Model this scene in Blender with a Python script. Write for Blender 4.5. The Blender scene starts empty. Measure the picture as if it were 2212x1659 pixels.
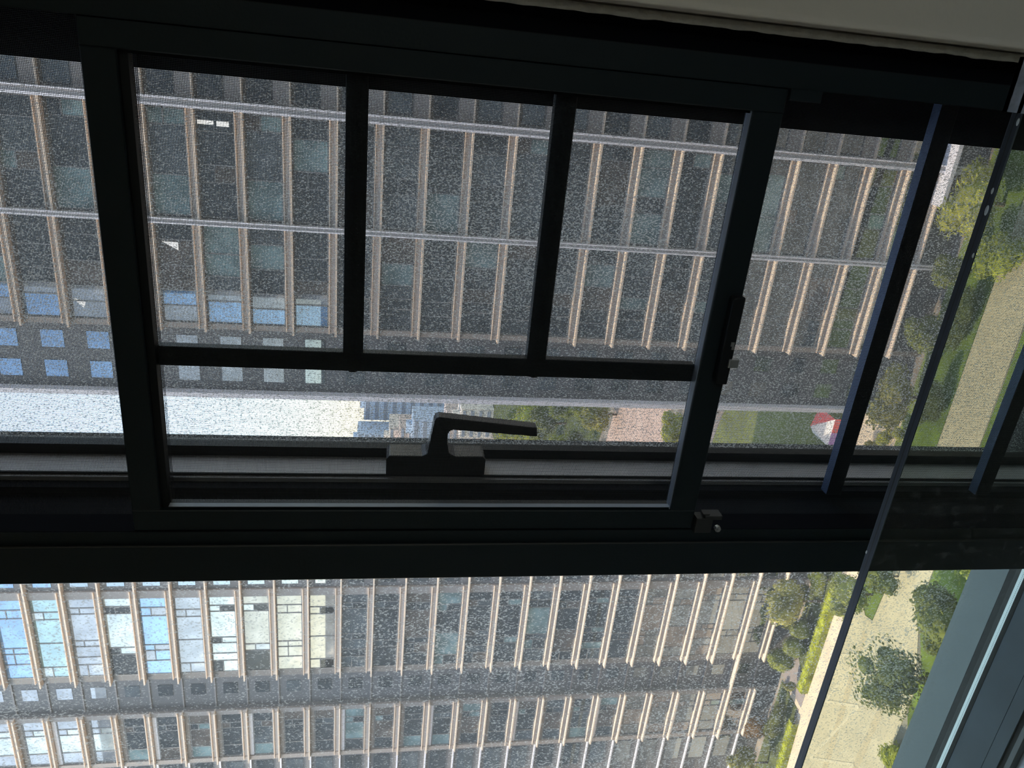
import bpy, bmesh, math, random
from mathutils import Matrix, Vector, noise
random.seed(7)
sc = bpy.context.scene
col = sc.collection
# ------------------------------------------------------------------ camera (turned on its side, as the photo is)
RR = Vector((0.9153, 0.4017, 0.0289)).normalized()      # true right
FF = Vector((-0.3911, 0.9037, -0.1742)).normalized()    # view direction
UU = RR.cross(FF).normalized(); RR = FF.cross(UU).normalized()
cd = bpy.data.cameras.new('camera'); cam = bpy.data.objects.new('camera', cd); col.objects.link(cam)
cd.sensor_fit = 'HORIZONTAL'; cd.sensor_width = 36; cd.lens = 36 * 1661 / 2212
cd.clip_start = .02; cd.clip_end = 5000
X, Y, Z = -UU, RR, -FF
cam.matrix_world = Matrix(((X.x, Y.x, Z.x, 0), (X.y, Y.y, Z.y, 0), (X.z, Y.z, Z.z, 0), (0, 0, 0, 1)))
sc.camera = cam
# ------------------------------------------------------------------ sky and sun
SUN_DIR = Vector((-.93, -.11, .60)).normalized()          # towards the sun
w = bpy.data.worlds.new('sky'); sc.world = w; w.use_nodes = True
nt = w.node_tree; bg = nt.nodes['Background']
sky = nt.nodes.new('ShaderNodeTexSky'); sky.sky_type = 'NISHITA'; sky.sun_disc = False
sky.sun_elevation = math.asin(SUN_DIR.z); sky.sun_rotation = math.atan2(SUN_DIR.x, SUN_DIR.y)
sky.air_density = 1.2; sky.dust_density = .7; sky.ozone_density = 1.2; sky.altitude = 60
hs = nt.nodes.new('ShaderNodeHueSaturation'); hs.inputs['Saturation'].default_value = .72
nt.links.new(sky.outputs[0], hs.inputs['Color']); nt.links.new(hs.outputs[0], bg.inputs[0]); bg.inputs[1].default_value = .55
sl = bpy.data.lights.new('sun', 'SUN'); sl.energy = 9.2; sl.angle = math.radians(.6); sl.color = (1, .80, .58)
so = bpy.data.objects.new('sun', sl); col.objects.link(so)
so.rotation_euler = SUN_DIR.to_track_quat('Z', 'Y').to_euler()
vs = sc.view_settings; vs.view_transform = 'Standard'; vs.look = 'None'; vs.exposure = .45; vs.gamma = 1; vs.use_curve_mapping = False
sc.cycles.transparent_max_bounces = 16

# ------------------------------------------------------------------ materials
def pmat(name, c, rough=.6, spec=.5, metal=0, var=0, vscale=3, bump=0, bscale=40):
    m = bpy.data.materials.new(name); m.use_nodes = True; n = m.node_tree.nodes; l = m.node_tree.links
    b = n['Principled BSDF']; b.inputs['Base Color'].default_value = (*c, 1); b.inputs['Roughness'].default_value = rough
    b.inputs['Specular IOR Level'].default_value = spec; b.inputs['Metallic'].default_value = metal
    tc = n.new('ShaderNodeTexCoord')
    if var:
        t = n.new('ShaderNodeTexNoise'); t.inputs['Scale'].default_value = vscale; t.inputs['Detail'].default_value = 4
        l.new(tc.outputs['Object'], t.inputs['Vector'])
        r = n.new('ShaderNodeValToRGB'); r.color_ramp.elements[0].position = .3; r.color_ramp.elements[1].position = .7
        r.color_ramp.elements[0].color = (*[x * (1 - var) for x in c], 1); r.color_ramp.elements[1].color = (*[min(1, x * (1 + var)) for x in c], 1)
        l.new(t.outputs[0], r.inputs[0]); l.new(r.outputs[0], b.inputs['Base Color'])
    if bump:
        t2 = n.new('ShaderNodeTexNoise'); t2.inputs['Scale'].default_value = bscale; t2.inputs['Detail'].default_value = 3
        l.new(tc.outputs['Object'], t2.inputs['Vector'])
        bp = n.new('ShaderNodeBump'); bp.inputs['Strength'].default_value = bump; bp.inputs['Distance'].default_value = .01
        l.new(t2.outputs[0], bp.inputs['Height']); l.new(bp.outputs[0], b.inputs['Normal'])
    return m
def glass_mat(name, tint=(1, 1, 1), specks=0.0, haze=0.0, sscale=430, thr=.56):
    m = bpy.data.materials.new(name); m.use_nodes = True; n = m.node_tree.nodes; l = m.node_tree.links
    n.remove(n['Principled BSDF']); out = n['Material Output']
    tr = n.new('ShaderNodeBsdfTransparent'); tr.inputs[0].default_value = (*tint, 1)
    gl = n.new('ShaderNodeBsdfGlossy'); gl.inputs['Roughness'].default_value = .01
    lw = n.new('ShaderNodeLayerWeight'); pw = n.new('ShaderNodeMath'); pw.operation = 'POWER'; pw.inputs[1].default_value = 5; l.new(lw.outputs['Facing'], pw.inputs[0])
    fr = n.new('ShaderNodeMath'); fr.operation = 'MULTIPLY_ADD'; fr.inputs[1].default_value = .9; fr.inputs[2].default_value = .03; l.new(pw.outputs[0], fr.inputs[0])
    mx = n.new('ShaderNodeMixShader'); l.new(fr.outputs[0], mx.inputs[0]); l.new(tr.outputs[0], mx.inputs[1]); l.new(gl.outputs[0], mx.inputs[2])
    last = mx
    if specks or haze:
        df = n.new('ShaderNodeBsdfDiffuse'); tl = n.new('ShaderNodeBsdfTranslucent')
        for q in (df, tl): q.inputs[0].default_value = (.66, .67, .65, 1)
        dm = n.new('ShaderNodeMixShader'); dm.inputs[0].default_value = .62
        l.new(df.outputs[0], dm.inputs[1]); l.new(tl.outputs[0], dm.inputs[2])
        tc = n.new('ShaderNodeTexCoord'); mp = n.new('ShaderNodeMapping'); mp.inputs['Scale'].default_value = (1, 1, .62)
        l.new(tc.outputs['Object'], mp.inputs[0])
        t = n.new('ShaderNodeTexNoise'); t.inputs['Scale'].default_value = sscale; t.inputs['Detail'].default_value = 3; t.inputs['Roughness'].default_value = .6
        l.new(mp.outputs[0], t.inputs['Vector'])
        big = n.new('ShaderNodeTexNoise'); big.inputs['Scale'].default_value = 5; big.inputs['Detail'].default_value = 3
        l.new(mp.outputs[0], big.inputs['Vector'])
        ad = n.new('ShaderNodeMath'); ad.operation = 'MULTIPLY_ADD'; ad.inputs[1].default_value = .22; l.new(big.outputs[0], ad.inputs[0]); l.new(t.outputs[0], ad.inputs[2])
        mr = n.new('ShaderNodeMapRange'); mr.inputs['From Min'].default_value = thr + .11; mr.inputs['From Max'].default_value = thr + .16
        mr.inputs['To Min'].default_value = haze; mr.inputs['To Max'].default_value = haze + specks
        l.new(ad.outputs[0], mr.inputs['Value'])
        sx = n.new('ShaderNodeSeparateXYZ'); l.new(tc.outputs['Object'], sx.inputs[0])      # the rain-washed foot of the pane is cleaner
        fd = n.new('ShaderNodeMapRange'); fd.inputs['From Min'].default_value = -1.17; fd.inputs['From Max'].default_value = -1.06; fd.inputs['To Min'].default_value = .12; l.new(sx.outputs['Z'], fd.inputs['Value'])
        mm = n.new('ShaderNodeMath'); mm.operation = 'MULTIPLY'; l.new(mr.outputs[0], mm.inputs[0]); l.new(fd.outputs[0], mm.inputs[1]); mr = mm
        m2 = n.new('ShaderNodeMixShader'); l.new(mr.outputs[0], m2.inputs[0]); l.new(mx.outputs[0], m2.inputs[1]); l.new(dm.outputs[0], m2.inputs[2])
        last = m2
    l.new(last.outputs[0], out.inputs[0])
    return m
def facade_glass(name, base, tint, refl=.45):
    m = bpy.data.materials.new(name); m.use_nodes = True; n = m.node_tree.nodes; l = m.node_tree.links
    n.remove(n['Principled BSDF']); out = n['Material Output']
    tc = n.new('ShaderNodeTexCoord'); t = n.new('ShaderNodeTexNoise'); t.inputs['Scale'].default_value = .6; t.inputs['Detail'].default_value = 3
    geo = n.new('ShaderNodeNewGeometry'); l.new(geo.outputs['Position'], t.inputs['Vector'])
    r = n.new('ShaderNodeValToRGB'); r.color_ramp.elements[0].position = .35; r.color_ramp.elements[1].position = .65
    r.color_ramp.elements[0].color = (*[x * .65 for x in base], 1); r.color_ramp.elements[1].color = (*[min(1, x * 1.35) for x in base], 1)
    l.new(t.outputs[0], r.inputs[0])
    d = n.new('ShaderNodeBsdfDiffuse'); l.new(r.outputs[0], d.inputs[0])
    g = n.new('ShaderNodeBsdfGlossy'); g.inputs['Roughness'].default_value = .02; g.inputs[0].default_value = (*tint, 1)
    mx = n.new('ShaderNodeMixShader'); mx.inputs[0].default_value = refl
    l.new(d.outputs[0], mx.inputs[1]); l.new(g.outputs[0], mx.inputs[2]); l.new(mx.outputs[0], out.inputs[0])
    return m
def leaf_mat(name, c, tc_=.35):
    m = bpy.data.materials.new(name); m.use_nodes = True; n = m.node_tree.nodes; l = m.node_tree.links
    n.remove(n['Principled BSDF']); out = n['Material Output']
    tc = n.new('ShaderNodeTexCoord'); t = n.new('ShaderNodeTexNoise'); t.inputs['Scale'].default_value = 1.4; t.inputs['Detail'].default_value = 4
    l.new(tc.outputs['Object'], t.inputs['Vector'])
    r = n.new('ShaderNodeValToRGB'); r.color_ramp.elements[0].position = .3; r.color_ramp.elements[1].position = .7
    r.color_ramp.elements[0].color = (*[x * .6 for x in c], 1); r.color_ramp.elements[1].color = (*[x * 1.4 for x in c], 1)
    l.new(t.outputs[0], r.inputs[0])
    d = n.new('ShaderNodeBsdfDiffuse'); tl = n.new('ShaderNodeBsdfTranslucent'); l.new(r.outputs[0], d.inputs[0]); l.new(r.outputs[0], tl.inputs[0])
    mx = n.new('ShaderNodeMixShader'); mx.inputs[0].default_value = tc_; l.new(d.outputs[0], mx.inputs[1]); l.new(tl.outputs[0], mx.inputs[2]); l.new(mx.outputs[0], out.inputs[0])
    return m
M = dict(
    black=pmat('black_aluminium', (.0065, .0125, .0158), .5, .35, bump=.05, bscale=300),
    black2=pmat('satin_black_aluminium', (.007, .0085, .010), .55, .3),
    jamb=pmat('charcoal_aluminium', (.085, .088, .095), .42, .5, var=.15, vscale=9),
    sill=pmat('slate_aluminium', (.07, .088, .11), .55, .35, var=.22, vscale=7),
    ledge=pmat('outer_ledge', (.135, .155, .16), .55, .4, var=.1, vscale=5),
    ret=pmat('pale_jamb_return', (.36, .35, .355), .5, .5, var=.08, vscale=9), lip=pmat('skylit_lip', (.22, .25, .30), .45, .5), bartop=pmat('skylit_bar_top', (.11, .16, .27), .5, .5),  # sky light on the lips and bar tops is mixed into their colour
    matte=pmat('matte_black_lining', (.006, .0065, .009), .9, .05),
    handle=pmat('handle_black', (.035, .034, .035), .38, .6),
    rubber=pmat('rubber', (.012, .012, .013), .7, .3),
    spacer=pmat('spacer_bar', (.80, .86, .84), .4, .6, .2),
    hole=pmat('spacer_hole', (.03, .03, .03), .8),
    wire=pmat('mesh_wire', (.022, .024, .028), .5, .4),
    wall=pmat('wall_paint', (.66, .59, .50), .8, .2, bump=.15, bscale=60),
    plaster=pmat('plaster_edge', (.62, .58, .50), .85, .2, var=.12, vscale=60, bump=.4, bscale=120),
    room=pmat('room_paint', (.80, .78, .74), .9, .2, var=.03),
    floor=pmat('floor_boards', (.24, .19, .14), .5, .4, var=.2, vscale=2),
    innersill=pmat('stone_sill', (.55, .53, .62), .35, .5, var=.05, vscale=20),
    steel=pmat('brushed_steel', (.45, .46, .47), .35, .6, .7),
    plastic=pmat('grey_plastic', (.028, .028, .028), .5, .4),
    gedge=pmat('glass_edge', (.05, .062, .078), .6, .3, var=.2, vscale=30),
    gseam=pmat('laminate_seam', (.012, .013, .012), .5),
    gskin=pmat('glass_arris', (.10, .12, .14), .7, .2),
    clip=pmat('frosted_clip', (.42, .46, .52), .55, .5, var=.35, vscale=60),
    fleck=pmat('paint_fleck', (.7, .76, .78), .6),
    clad=pmat('facade_cladding', (.14, .137, .142), .6, .3, var=.10, vscale=.5),
    clad2=pmat('facade_pier', (.25, .225, .215), .6, .3, var=.12, vscale=.5),
    span=pmat('spandrel_panel', (.36, .345, .345), .6, .3, var=.08, vscale=.6),
    fin=pmat('sand_fin', (.66, .535, .43), .7, .3, var=.08, vscale=.8),
    pale=pmat('pale_band', (.72, .71, .78), .5, .4, var=.05, vscale=.6),
    mull=pmat('window_mullion', (.20, .20, .205), .5, .4),
    ours=pmat('own_facade', (.10, .10, .105), .7, .2, var=.3, vscale=.3),
    gdirty=glass_mat('dusty_glass', (.95, .97, .96), .62, .12),
    gdusty=glass_mat('very_dusty_glass', (.97, .98, .98), .66, .18, 560, .53),
    gclean=glass_mat('clean_glass', (.97, .985, .975)),
    gguard=glass_mat('guard_glass', (.84, .89, .84), .04, .004, 90, .62),
    path=pmat('sandy_paving', (.45, .385, .29), .9, .2, var=.10, vscale=.35),
    pathline=pmat('pale_paving_line', (.50, .43, .33), .9, .2, var=.08, vscale=2),
    pathdark=pmat('dark_paving', (.42, .345, .245), .9, .2, var=.08, vscale=.8),
    asphalt=pmat('grey_walkway', (.20, .18, .18), .9, .2, var=.12, vscale=1),
    grass=pmat('grass', (.115, .16, .03), .95, .1, var=.35, vscale=.5),
    lawn2=pmat('far_lawn', (.13, .15, .045), .95, .1, var=.35, vscale=.15),
    bed=pmat('planting_bed', (.06, .075, .025), .95, .1, var=.5, vscale=.8),
    soil=pmat('garden_soil', (.20, .18, .155), .95, .1, var=.4, vscale=.4),
    plaza=pmat('pink_paving', (.42, .31, .26), .9, .2, var=.12, vscale=.2),
    bark=pmat('bark', (.13, .09, .06), .9, .2, var=.3, vscale=6),
    white=pmat('white_canvas', (.8, .8, .8), .8), red=pmat('red_canvas', (.6, .12, .12), .8), purple=pmat('purple_canvas', (.32, .2, .5), .8),
    cityb=pmat('hazy_blue_tower', (.42, .50, .62), .7, var=.08, vscale=.05), cityw=pmat('cream_block', (.66, .58, .50), .7, var=.1, vscale=.05),  # distance haze is painted into the bluish tower colour
    cityp=pmat('pinkish_block', (.58, .46, .40), .7, var=.1, vscale=.05), cityband=pmat('dark_floor_band', (.22, .25, .31), .6),
    l1=leaf_mat('olive_leaves', (.27, .27, .085)), l2=leaf_mat('green_leaves', (.19, .22, .06)), l3=leaf_mat('dark_leaves', (.15, .165, .05)),
    l4=leaf_mat('yellow_leaves', (.35, .37, .07)), l5=leaf_mat('rust_leaves', (.24, .15, .06)), hedge=leaf_mat('hedge_leaves', (.34, .38, .035), .3),
)
PG = dict(  # blue, silver, white, cream: sky and cloud reflection painted into the colour
    dark=facade_glass('dark_pane', (.05, .056, .062), (.72, .82, .92), .27),
    grey=facade_glass('grey_pane', (.10, .115, .125), (.72, .82, .92), .34),
    teal=facade_glass('teal_pane', (.22, .31, .32), (.72, .92, .92), .20),
    blue=facade_glass('blue_sky_pane', (.16, .28, .46), (.56, .74, 1), .22),
    silver=facade_glass('silver_sky_pane', (.30, .315, .34), (.92, .93, .97), .13),
    white=facade_glass('white_blind_sky_pane', (.46, .50, .49), (.95, 1, .98), .17),
    cream=facade_glass('cream_blind_cloud_pane', (.40, .375, .335), (1, .95, .87), .12),
    open=facade_glass('open_vent', (.03, .032, .035), (.5, .5, .5), .04),
    brown=facade_glass('brown_pane', (.13, .11, .095), (.8, .8, .85), .28),
)
# ------------------------------------------------------------------ helpers
def link(o, parent=None):
    col.objects.link(o)
    if parent: o.parent = parent
    return o
def mesh_from(name, verts, faces, mats, fm=None):
    me = bpy.data.meshes.new(name); me.from_pydata(verts, [], faces); 
    for m in (mats if isinstance(mats, (list, tuple)) else [mats]): me.materials.append(m)
    if fm:
        for p, i in zip(me.polygons, fm): p.material_index = i
    me.update(); return me
BOXF = [(0, 1, 3, 2), (4, 6, 7, 5), (0, 4, 5, 1), (2, 3, 7, 6), (0, 2, 6, 4), (1, 5, 7, 3)]   # -x +x -y +y -z +z
class MB:
    def __init__(s): s.v = []; s.f = []; s.m = []
    def box(s, x0, x1, y0, y1, z0, z1, mi=0):
        x0, x1 = sorted((x0, x1)); y0, y1 = sorted((y0, y1)); z0, z1 = sorted((z0, z1)); b = len(s.v)
        s.v += [(x, y, z) for x in (x0, x1) for y in (y0, y1) for z in (z0, z1)]
        s.f += [tuple(b + i for i in f) for f in BOXF]; s.m += [mi] * 6; return s
    def cham(s, x0, x1, y0, y1, z0, z1, c, mi=0):
        # box whose four front (-y) edges are chamfered
        x0, x1 = sorted((x0, x1)); y0, y1 = sorted((y0, y1)); z0, z1 = sorted((z0, z1)); b = len(s.v)
        s.v += [(x0, y1, z0), (x1, y1, z0), (x1, y1, z1), (x0, y1, z1), (x0, y0 + c, z0), (x1, y0 + c, z0), (x1, y0 + c, z1), (x0, y0 + c, z1),
                (x0 + c, y0, z0 + c), (x1 - c, y0, z0 + c), (x1 - c, y0, z1 - c), (x0 + c, y0, z1 - c)]
        F = [(0, 3, 2, 1), (8, 9, 10, 11)]
        for i in range(4):
            j = (i + 1) % 4; F += [(i, j, 4 + j, 4 + i), (4 + i, 4 + j, 8 + j, 8 + i)]
        s.f += [tuple(b + i for i in f) for f in F]; s.m += [mi] * len(F); return s
    def prism(s, poly, ax, a0, a1, mi=0):
        # polygon in the plane normal to axis ax, extruded a0..a1
        b = len(s.v); n = len(poly)
        for a in (a0, a1):
            for p in poly:
                q = list(p); q.insert(ax, a); s.v.append(tuple(q))
        s.f += [tuple(b + i for i in range(n)), tuple(b + n + i for i in reversed(range(n)))]
        s.f += [(b + i, b + n + i, b + n + (i + 1) % n, b + (i + 1) % n) for i in range(n)]; s.m += [mi] * (n + 2); return s
    def tube(s, p0, p1, r0, r1, n=6, mi=0):
        p0, p1 = Vector(p0), Vector(p1); d = (p1 - p0).normalized(); a = d.orthogonal().normalized(); c = d.cross(a); b = len(s.v)
        for p, r in ((p0, r0), (p1, r1)):
            for i in range(n):
                t = 2 * math.pi * i / n; s.v.append(tuple(p + a * math.cos(t) * r + c * math.sin(t) * r))
        s.f += [(b + i, b + (i + 1) % n, b + n + (i + 1) % n, b + n + i) for i in range(n)] + [tuple(b + i for i in reversed(range(n))), tuple(b + n + i for i in range(n))]
        s.m += [mi] * (n + 2); return s
    def build(s, name, mats, parent=None, loc=None):
        me = mesh_from(name, s.v, s.f, mats, s.m)
        bm = bmesh.new(); bm.from_mesh(me); bmesh.ops.recalc_face_normals(bm, faces=bm.faces); bm.to_mesh(me); bm.free()
        o = bpy.data.objects.new(name, me); link(o, parent)
        if loc: o.location = loc
        return o
def tag(o, label=None, cat=None, group=None, kind=None):
    if label: o['label'] = label
    if cat: o['category'] = cat
    if group: o['group'] = group
    if kind: o['kind'] = kind
    return o
def empty(name, loc=(0, 0, 0)):
    o = bpy.data.objects.new(name, None); o.empty_display_size = .1; o.location = loc; return link(o)
def struct(mb, name, mats, label=None, parent=None):
    o = mb.build(name, mats, parent)
    if not parent: tag(o, label, None, None, 'structure')
    return o

# ================================================================== THE ROOM
G = -50.0                                  # ground level outside, eye level is 0
FL, CE = -1.62, 1.10                       # room floor and ceiling
RX0, RX1, RY0 = -3.4, 1.7, -4.2            # room extent
struct(MB().box(RX0, RX1, RY0, .86, FL - .12, FL), 'floor', M['floor'], 'brown boarded floor of the dim room')
struct(MB().box(RX0, RX1, RY0, .86, CE, CE + .12), 'ceiling', M['room'], 'pale ceiling of the dim room')
struct(MB().box(RX0 - .12, RX0, RY0, .86, FL, CE), 'wall_left', M['room'], 'pale side wall far from the window handle')
sw = MB(); WY0, WY1, WZ0, WZ1 = -2.9, -.9, -.85, .75
sw.box(RX1, RX1 + .12, RY0, WY0, FL, CE); sw.box(RX1, RX1 + .12, WY1, .86, FL, CE); sw.box(RX1, RX1 + .12, WY0, WY1, FL, WZ0); sw.box(RX1, RX1 + .12, WY0, WY1, WZ1, CE)
struct(sw, 'wall_side', M['room'], 'pale side wall with an added unseen window, beside the grey window wall')
w5 = MB(); w5.box(RX1 + .03, RX1 + .09, WY0, WY0 + .05, WZ0, WZ1); w5.box(RX1 + .03, RX1 + .09, WY1 - .05, WY1, WZ0, WZ1); w5.box(RX1 + .03, RX1 + .09, WY0, WY1, WZ0, WZ0 + .05); w5.box(RX1 + .03, RX1 + .09, WY0, WY1, WZ1 - .05, WZ1); w5.box(RX1 + .03, RX1 + .09, -1.93, -1.87, WZ0, WZ1)
w5o = struct(w5, 'window_added', [M['black']], 'added black framed window in the side wall, out of view, brightening the room')  # out-of-view window added to let more daylight into the room
MB().box(RX1 + .05, RX1 + .06, WY0 + .04, -1.92, WZ0 + .04, WZ1 - .04).build('pane', M['gclean'], w5o); MB().box(RX1 + .05, RX1 + .06, -1.88, WY1 - .04, WZ0 + .04, WZ1 - .04).build('pane', M['gclean'], w5o)
struct(MB().box(RX0, RX1, RY0 - .12, RY0, FL, CE), 'wall_back', M['room'], 'pale wall at the back of the dim room')
# wall to the right of the window: painted face, rounded bead, groove and a ragged plaster edge against the frame
prof = [(.0572, .8638), (.0576, .8720), (.0586, .8740), (.0594, .8690), (.0596, .8530), (.0602, .8480), (.0612, .8452), (.0626, .8444), (.0640, .8455), (.0652, .8482), (.070, .8490), (.078, .8490)]
v = []; f = []; zs = [FL + i * (CE - FL) / 400 for i in range(401)]
for z in zs:
    j = .0012 * noise.noise((0, 0, z * 55)) + .0016 * max(0, noise.noise((3, 0, z * 17)) - .1)
    v.append((.0488 - j, .8690, z)); v.append((.0495 - j, .8645, z))
    for (x, y) in prof: v.append((x, y, z))
n = len(prof) + 2
for k in range(400):
    for i in range(n - 1): f.append((k * n + i, k * n + i + 1, (k + 1) * n + i + 1, (k + 1) * n + i))
me = mesh_from('plaster_edge', v, f, [M['plaster'], M['wall']], [0 if i % (n - 1) < 4 else 1 for i in range(len(f))])
for p in me.polygons: p.use_smooth = True
wr = struct(MB().box(.078, RX1 + .1, .8490, 1.18, FL, CE + .1), 'wall_right', M['wall'], 'grey beige painted wall at the edge of the black window frame')
link(bpy.data.objects.new('plaster_edge', me), wr)
# wall below, above and left of the window
struct(MB().box(RX0, .07, .80, 1.18, FL, -1.29), 'wall_below', M['wall'], 'low wall under the window sill')
struct(MB().box(RX0, .07, .86, 1.18, .95, CE + .1), 'wall_above', M['wall'], 'wall strip over the window head')
struct(MB().box(RX0, -2.62, .86, 1.18, -1.29, .95), 'wall_window_end', M['wall'], 'wall closing the far end of the window')
# outer skin of our own tower and its neighbour; only mirrored in the glass opposite
sk = MB(); sk.box(-38, -3.4, 1.0, 1.2, G, 58); sk.box(1.75, 34, 1.0, 1.2, G, 58); sk.box(-3.4, 1.75, 1.0, 1.2, CE + .15, 58); sk.box(-3.4, 1.75, 1.0, 1.2, G, FL - .2); sk.box(-38.3, -38, -18, 1.2, G, 58)
struct(sk, 'wall_outer_skin', M['ours'], 'dark outer face of the tower the photo is taken from')
struct(MB().box(-300, -126.8, -1, 1.0, G, 56), 'wall_next_tower', M['ours'], 'dark tall tower beyond the low block on our own side')
struct(MB().box(-126.7, -38.4, -18, 1.0, G, 9.0), 'wall_next_block', M['ours'], 'dark low block next to the tower the photo is taken from')

# ================================================================== WINDOW FRAME (structure)
ZT, ZB = .92, -1.27
fr = MB()
fr.box(-.0036, .0236, .8745, 1.16, ZB, ZT)                 # inner jamb strip
jb = struct(fr, 'window_1', [M['black']], 'black aluminium window frame jamb beside the grey wall')
MB().box(.0242, .060, .884, 1.16, ZB, ZT).build('outer_jamb', M['matte'], jb)
MB().box(.0232, .0246, .8825, .884, ZB, ZT).build('jamb_groove', M['rubber'], jb)
mu = MB()
mu.cham(-.6734, -.6172, .8700, .98, ZB, ZT, .0016); mu.box(-.6166, -.5980, .8745, .98, ZB, ZT)
mull = struct(mu, 'window_2', [M['black']], 'black vertical mullion between the mesh bay and the clear fixed pane')
MB().box(-.5980, -.5972, .8755, .98, ZB, ZT).build('mullion_seal', M['matte'], mull)
MB().cham(-.6180, -.6160, .8692, .872, ZB, ZT, .0006).build('mullion_bead', M['plastic'], mull)
# deep inner frame of the mesh bay: right jamb, left jamb with its lit return, head and foot
cf = MB()
cf.box(-.0527, -.0040, 1.0, 1.12, ZB, ZT)
cf.box(-.660, -.5855, .962, 1.12, ZB, ZT)
cf.box(-.640, -.0040, 1.0, 1.12, .80, ZT); cf.box(-.640, -.0040, .99, 1.12, ZB, -1.16)
cfo = struct(cf, 'window_3', [M['matte']], 'deep black frame of the casement behind the insect mesh')
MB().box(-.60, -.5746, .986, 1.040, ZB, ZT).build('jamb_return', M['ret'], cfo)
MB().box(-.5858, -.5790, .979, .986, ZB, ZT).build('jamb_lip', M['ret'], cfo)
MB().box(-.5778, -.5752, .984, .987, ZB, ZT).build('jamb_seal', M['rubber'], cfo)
MB().box(-.60, -.5592, 1.034, 1.06, ZB, ZT).build('glazing_bead', M['black2'], cfo)
MB().box(-.0555, -.02, 1.034, 1.06, ZB, ZT).build('glazing_bead', M['black2'], cfo)
def pane(name, x0, x1, y0, y1, z0, z1, parent, dirty='gdirty', outer_only=True):
    mb = MB().box(x0, x1, y0, y1, z0, z1); o = mb.build(name, [M['gclean'], M[dirty]], parent)
    for p in o.data.polygons:
        if abs(p.normal.y) < .5: p.material_index = 0
        elif p.normal.y > .5: p.material_index = 1
        else: p.material_index = 0 if outer_only else 1
    return o
pane('pane', -.5650, -.0500, 1.042, 1.054, -1.17, .81, cfo, 'gdusty')
# fixed pane beyond the mullion
fx = MB()
LX = -2.60
fx.box(LX, -.60, .9716, 1.041, -1.29, -1.25); 
fxo = struct(fx, 'window_4', [M['sill']], 'slate grey bottom frame of the clear fixed pane')
MB().box(LX, -.60, .9430, .9708, -1.29, -1.2502).build('frame_step', M['sill'], fxo)
MB().box(LX, -.60, .9300, .9436, -1.29, -1.2535).build('frame_seal', M['rubber'], fxo)
MB().cham(LX, -.60, .9172, .9306, -1.29, -1.2505, .003).build('frame_lip', M['jamb'], fxo)
MB().box(LX, -.60, 1.0410, 1.0512, -1.29, -1.2495).build('inner_gasket', M['rubber'], fxo)
sp = MB().box(LX, -.60, 1.0512, 1.0616, -1.29, -1.2495).build('spacer_bar', M['spacer'], fxo)
hm = MB()
k = LX
while k < -.61:
    hm.tube((k, 1.0548, -1.2495), (k, 1.0548, -1.2491), .0007, .0007, 5); k += .0042
tag(hm.build('spacer_holes', M['hole'], sp), kind='stuff')
MB().box(LX, -.60, 1.0616, 1.0856, -1.29, -1.2495).build('outer_gasket', M['rubber'], fxo)
MB().box(LX, -.60, 1.0856, 1.167, -1.30, -1.2490).build('outer_ledge', M['ledge'], fxo)
MB().box(LX, LX + .05, .88, 1.12, -1.29, ZT).build('far_jamb', M['black'], fxo)
MB().box(LX, -.60, .88, 1.12, .88, ZT + .02).build('head_rail', M['black'], fxo)
MB().box(-.70, -.6700, .98, 1.10, ZB, ZT).build('mullion_return', M['black2'], fxo)
pane('pane', LX + .04, -.665, 1.046, 1.0616, -1.252, .89, fxo)
struct(MB().cham(RX0 + .0, .05, .70, .917, -1.31, -1.262, .006), 'trim_1', M['innersill'], 'pale stone window sill at the bottom corner')

# ================================================================== INSECT MESH AND SASH
PITCH, WD = .00165, .00022
def wires(name, x0, x1, z0, z1, y, parent):
    mb = MB()
    n = int((x1 - x0) / PITCH)
    for i in range(n + 1):
        x = x0 + i * PITCH; b = len(mb.v)
        for z in (z0, z1): mb.v += [(x - WD, y, z), (x, y - WD, z), (x + WD, y, z), (x, y + WD, z)]
        mb.f += [(b + i2, b + (i2 + 1) % 4, b + 4 + (i2 + 1) % 4, b + 4 + i2) for i2 in range(4)]; mb.m += [0] * 4
    n = int((z1 - z0) / PITCH)
    for i in range(n + 1):
        z = z0 + i * PITCH; b = len(mb.v); yy = y + .0003
        for x in (x0, x1): mb.v += [(x, yy, z - WD), (x, yy - WD, z), (x, yy, z + WD), (x, yy + WD, z)]
        mb.f += [(b + i2, b + (i2 + 1) % 4, b + 4 + (i2 + 1) % 4, b + 4 + i2) for i2 in range(4)]; mb.m += [0] * 4
    o = mb.build(name, M['wire'], parent); return tag(o, kind='stuff')
S0, S1 = .876, .898
sash = empty('mesh_sash', (-.30, .887, -.4516)); tag(sash, 'black framed insect mesh sash with cross bars and a pull handle, set in the window', 'window screen')
def sub(mb, name, mats, parent):
    o = mb.build(name, mats); o.parent = parent; o.matrix_parent_inverse = Matrix.Translation(-parent.location) if parent.parent is None else Matrix(); return o
sub(MB().cham(-.0315, -.0042, S0, S1, -.4516, .296, .0012), 'stile', M['black'], sash)
sub(MB().cham(-.5966, -.5668, S0, S1, -.4516, .296, .0012), 'stile', M['black'], sash)
sub(MB().cham(-.5668, -.0315, S0, S1, .2620, .296, .0012), 'top_rail', M['black'], sash)
brl = sub(MB().cham(-.5668, -.0315, S0, S1, -.4516, -.4150, .0012), 'bottom_rail', M['black'], sash)
sub(MB().box(-.0345, -.0315, .883, S1, -.415, .262).box(-.5668, -.5638, .883, S1, -.415, .262).box(-.5638, -.0345, .883, S1, .2535, .262), 'glazing_bead', M['black2'], sash)
sub(MB().box(-.5668, -.0315, .8800, .8930, -.4149, -.4138), 'rail_lip', M['lip'], sash)
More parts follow.
